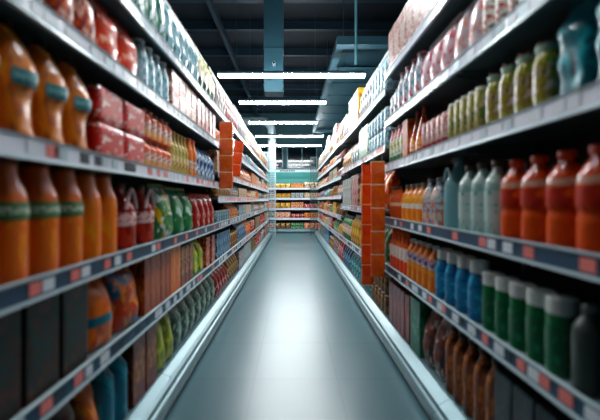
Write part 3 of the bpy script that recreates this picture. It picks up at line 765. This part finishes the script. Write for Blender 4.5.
def rcols(si, n, bi):
    if bi == 0:
        return [['blue', 'teal', 'brown'], ['yellow', 'grey', 'green'], ['red', 'yellow', 'orange'], ['yellow', 'green', 'light blue'], ['light blue', 'white']][si]
    if si == n - 1: return ['yellow', 'pale pink', 'white'] if bi == 1 else ['pale pink', 'red', 'white', 'cream']
    if si >= n - 3: return ['beige', 'salmon', 'cream', 'pale pink', 'grey']
    if si == 2: return ['red', 'beige', 'yellow', 'green', 'brown']
    if si == 1: return ['green', 'grey', 'yellow', 'red']
    return ['blue', 'red', 'white', 'brown', 'teal']
far_runs('L', LEFT[2:], lcols, '')
far_runs('R', RIGHT[2:], rcols, '')

# ------------------------------------------------------------------ far display closing the aisle
BACK_Y = 13.0
HB = [.58, .97, 1.37, 1.77]
bu = unit((-1.3, BACK_Y, 0), -math.pi / 2, 2.6, HB, 'far shelving unit closing the end of the aisle under a teal header', tags=None, blue=0, proud=.08, top=2.46)
bu['group'] = 'shelving unit at the aisle end'
hb = boxes('header_panel', worn('header_teal', '2f8f8c', .5), [(-.42, -.38, .02, 2.58, 1.98, 2.44)], parent=bu)
sg = boxes('header_sign', worn('header_white', 'cfdedf', .4), [(-.02, .01, 0, 2.6, 2.40, 2.50)], parent=bu)
# small dark lettering on the header, unreadable at this distance
xs = .80; lst = []
for wv in (.05, .03, .05, .03, .06, .0, .05, .04, .05, .03):
    if wv: lst.append((.01, .014, xs, xs + wv, 2.42, 2.48))
    xs += wv + .02
boxes('lettering', mat('sign_ink', '1c2c34', .5), lst, parent=sg)
rr = random.Random(5)
bcol = [['red', 'brown', 'green', 'salmon'], ['brown', 'salmon', 'red', 'orange'], ['orange', 'yellow', 'salmon', 'red'], ['brown', 'yellow', 'grey', 'beige'], ['cream', 'yellow', 'orange', 'beige']]
nmB = ['bottom deck', 'second shelf', 'third shelf', 'fourth shelf', 'top shelf']
for si, z in enumerate([.157] + HB):
    x = -1.24; j = 0
    while x < 1.2:
        w = .62 if j % 2 else .5
        x1 = min(x + w, 1.26)
        if x1 - x < .2: break
        c = bcol[si][j % 4]; base, cc = PAL[c]
        n = 3
        kind = 'box' if (j + si) % 2 == 0 else 'bag'
        h = rr.uniform(.17, .25)
        m = pm(base, cc, scale=3.2, seed=700 + si * 10 + j)
        ww = (x1 - x) / n * .94
        p = p_box(ww, h, .2, m, name='box') if kind == 'box' else p_bag(ww, h, .16, m, si + j, name='snack_bag')
        row('B', z, x, x1, n, p, '%s %s on %s of far display, %s run' % (c, kind, nmB[si], ORD[j]), kind, .2 if kind == 'box' else .16)
        x = x1 + .02; j += 1

# ------------------------------------------------------------------ hanging strips of orange packets
M_pk = pm('d84e24', ('de5a2e',), ((.0, .045, 'f0b08a'),), scale=1.5, seed=90, rough=.25, thr=.58, coat=.6)
M_pk2 = pm('de5c38', ('e46a46',), ((.95, 1, 'f3c3a4'),), scale=1.5, seed=95, rough=.25, thr=.55, coat=.6)
hook = mat('hook_steel', '9fb0b4', .3, .8)
def strip(x, y, w, z0, z1, n, label, d=.05, lean=0, m=M_pk):
    o = link('packet_strip', None, None, (x, y, z0)); tag(o, label, 'hanging display strip', 'orange hanging strips')
    o.rotation_euler = (0, lean, 0); o.empty_display_size = .1
    h = (z1 - z0) / n
    bm = bmesh.new()
    rs = []
    for i in range(9):
        t = i / 8
        dd = (.86, .95, .99, 1, 1, 1, .99, .95, .86)[i]; ww = (.96, .99, 1, 1, 1, 1, 1, .99, .96)[i]
        rs.append((t * h * .985, w / 2 * ww, d / 2 * dd))
    rings(bm, rs, 28, e=5, wr=.006, seed=n)
    me = to_mesh('packet', bm, m, True)
    for k in range(n): link('packet', me, o, (0, 0, k * h))
    for s in (-.3, .3):
        bm = bmesh.new(); tube(bm, (w * s, 0, z1 - z0 - .02), (w * s, 0, z1 - z0 + .05), .004, 6)
        link('hook', to_mesh('hook', bm, hook), o)
    return o
strip(.805, 3.13, .13, .575, 1.67, 5, 'wide orange hanging strip closest on the side with conical bottles', m=M_pk2)
strip(.755, 3.36, .115, .435, 1.66, 6, 'narrower orange hanging strip just behind the wide one, reaching lowest')
strip(-.752, 3.72, .15, 1.43, 2.18, 4, 'wide orange hanging strip beside the blue packets', lean=.0, m=M_pk2)
strip(-.745, 4.25, .12, 1.60, 2.06, 3, 'short orange hanging strip just behind the one beside blue packets', lean=.12)

# ------------------------------------------------------------------ wire end panels of the two rows
def wire(x0, x1, y, z1, label, m):
    o = link('wire_end_panel', None, None, (x0, y, 0)); tag(o, label, 'wire panel'); o.empty_display_size = .1
    L = x1 - x0
    bm = bmesh.new()
    k = .0
    while k < L: box(bm, k - .007, k + .007, -.003, .003, .02, z1 - .01); k += .05
    z = .05
    while z < z1: box(bm, 0, L, -.006, -.003, z - .006, z + .006); z += .08
    link('wire_grid', to_mesh('wire_grid', bm, m), o)
    boxes('frame', m, [(-.012, .012, -.012, .012, 0, z1), (L - .012, L + .012, -.012, .012, 0, z1), (0, L, -.012, .012, z1 - .024, z1)], parent=o)
wire(-1.35, -.62, 11.64, 3.0, 'pale wire grid panel at the end of the left-side shelving', worn('wire_pale', 'b5cdd3', .35, .3))
wire(.66, 1.35, 12.24, 2.9, 'dark grey wire grid panel at the end of the right-side shelving', worn('wire_grey', '3f4f52', .4, .3))
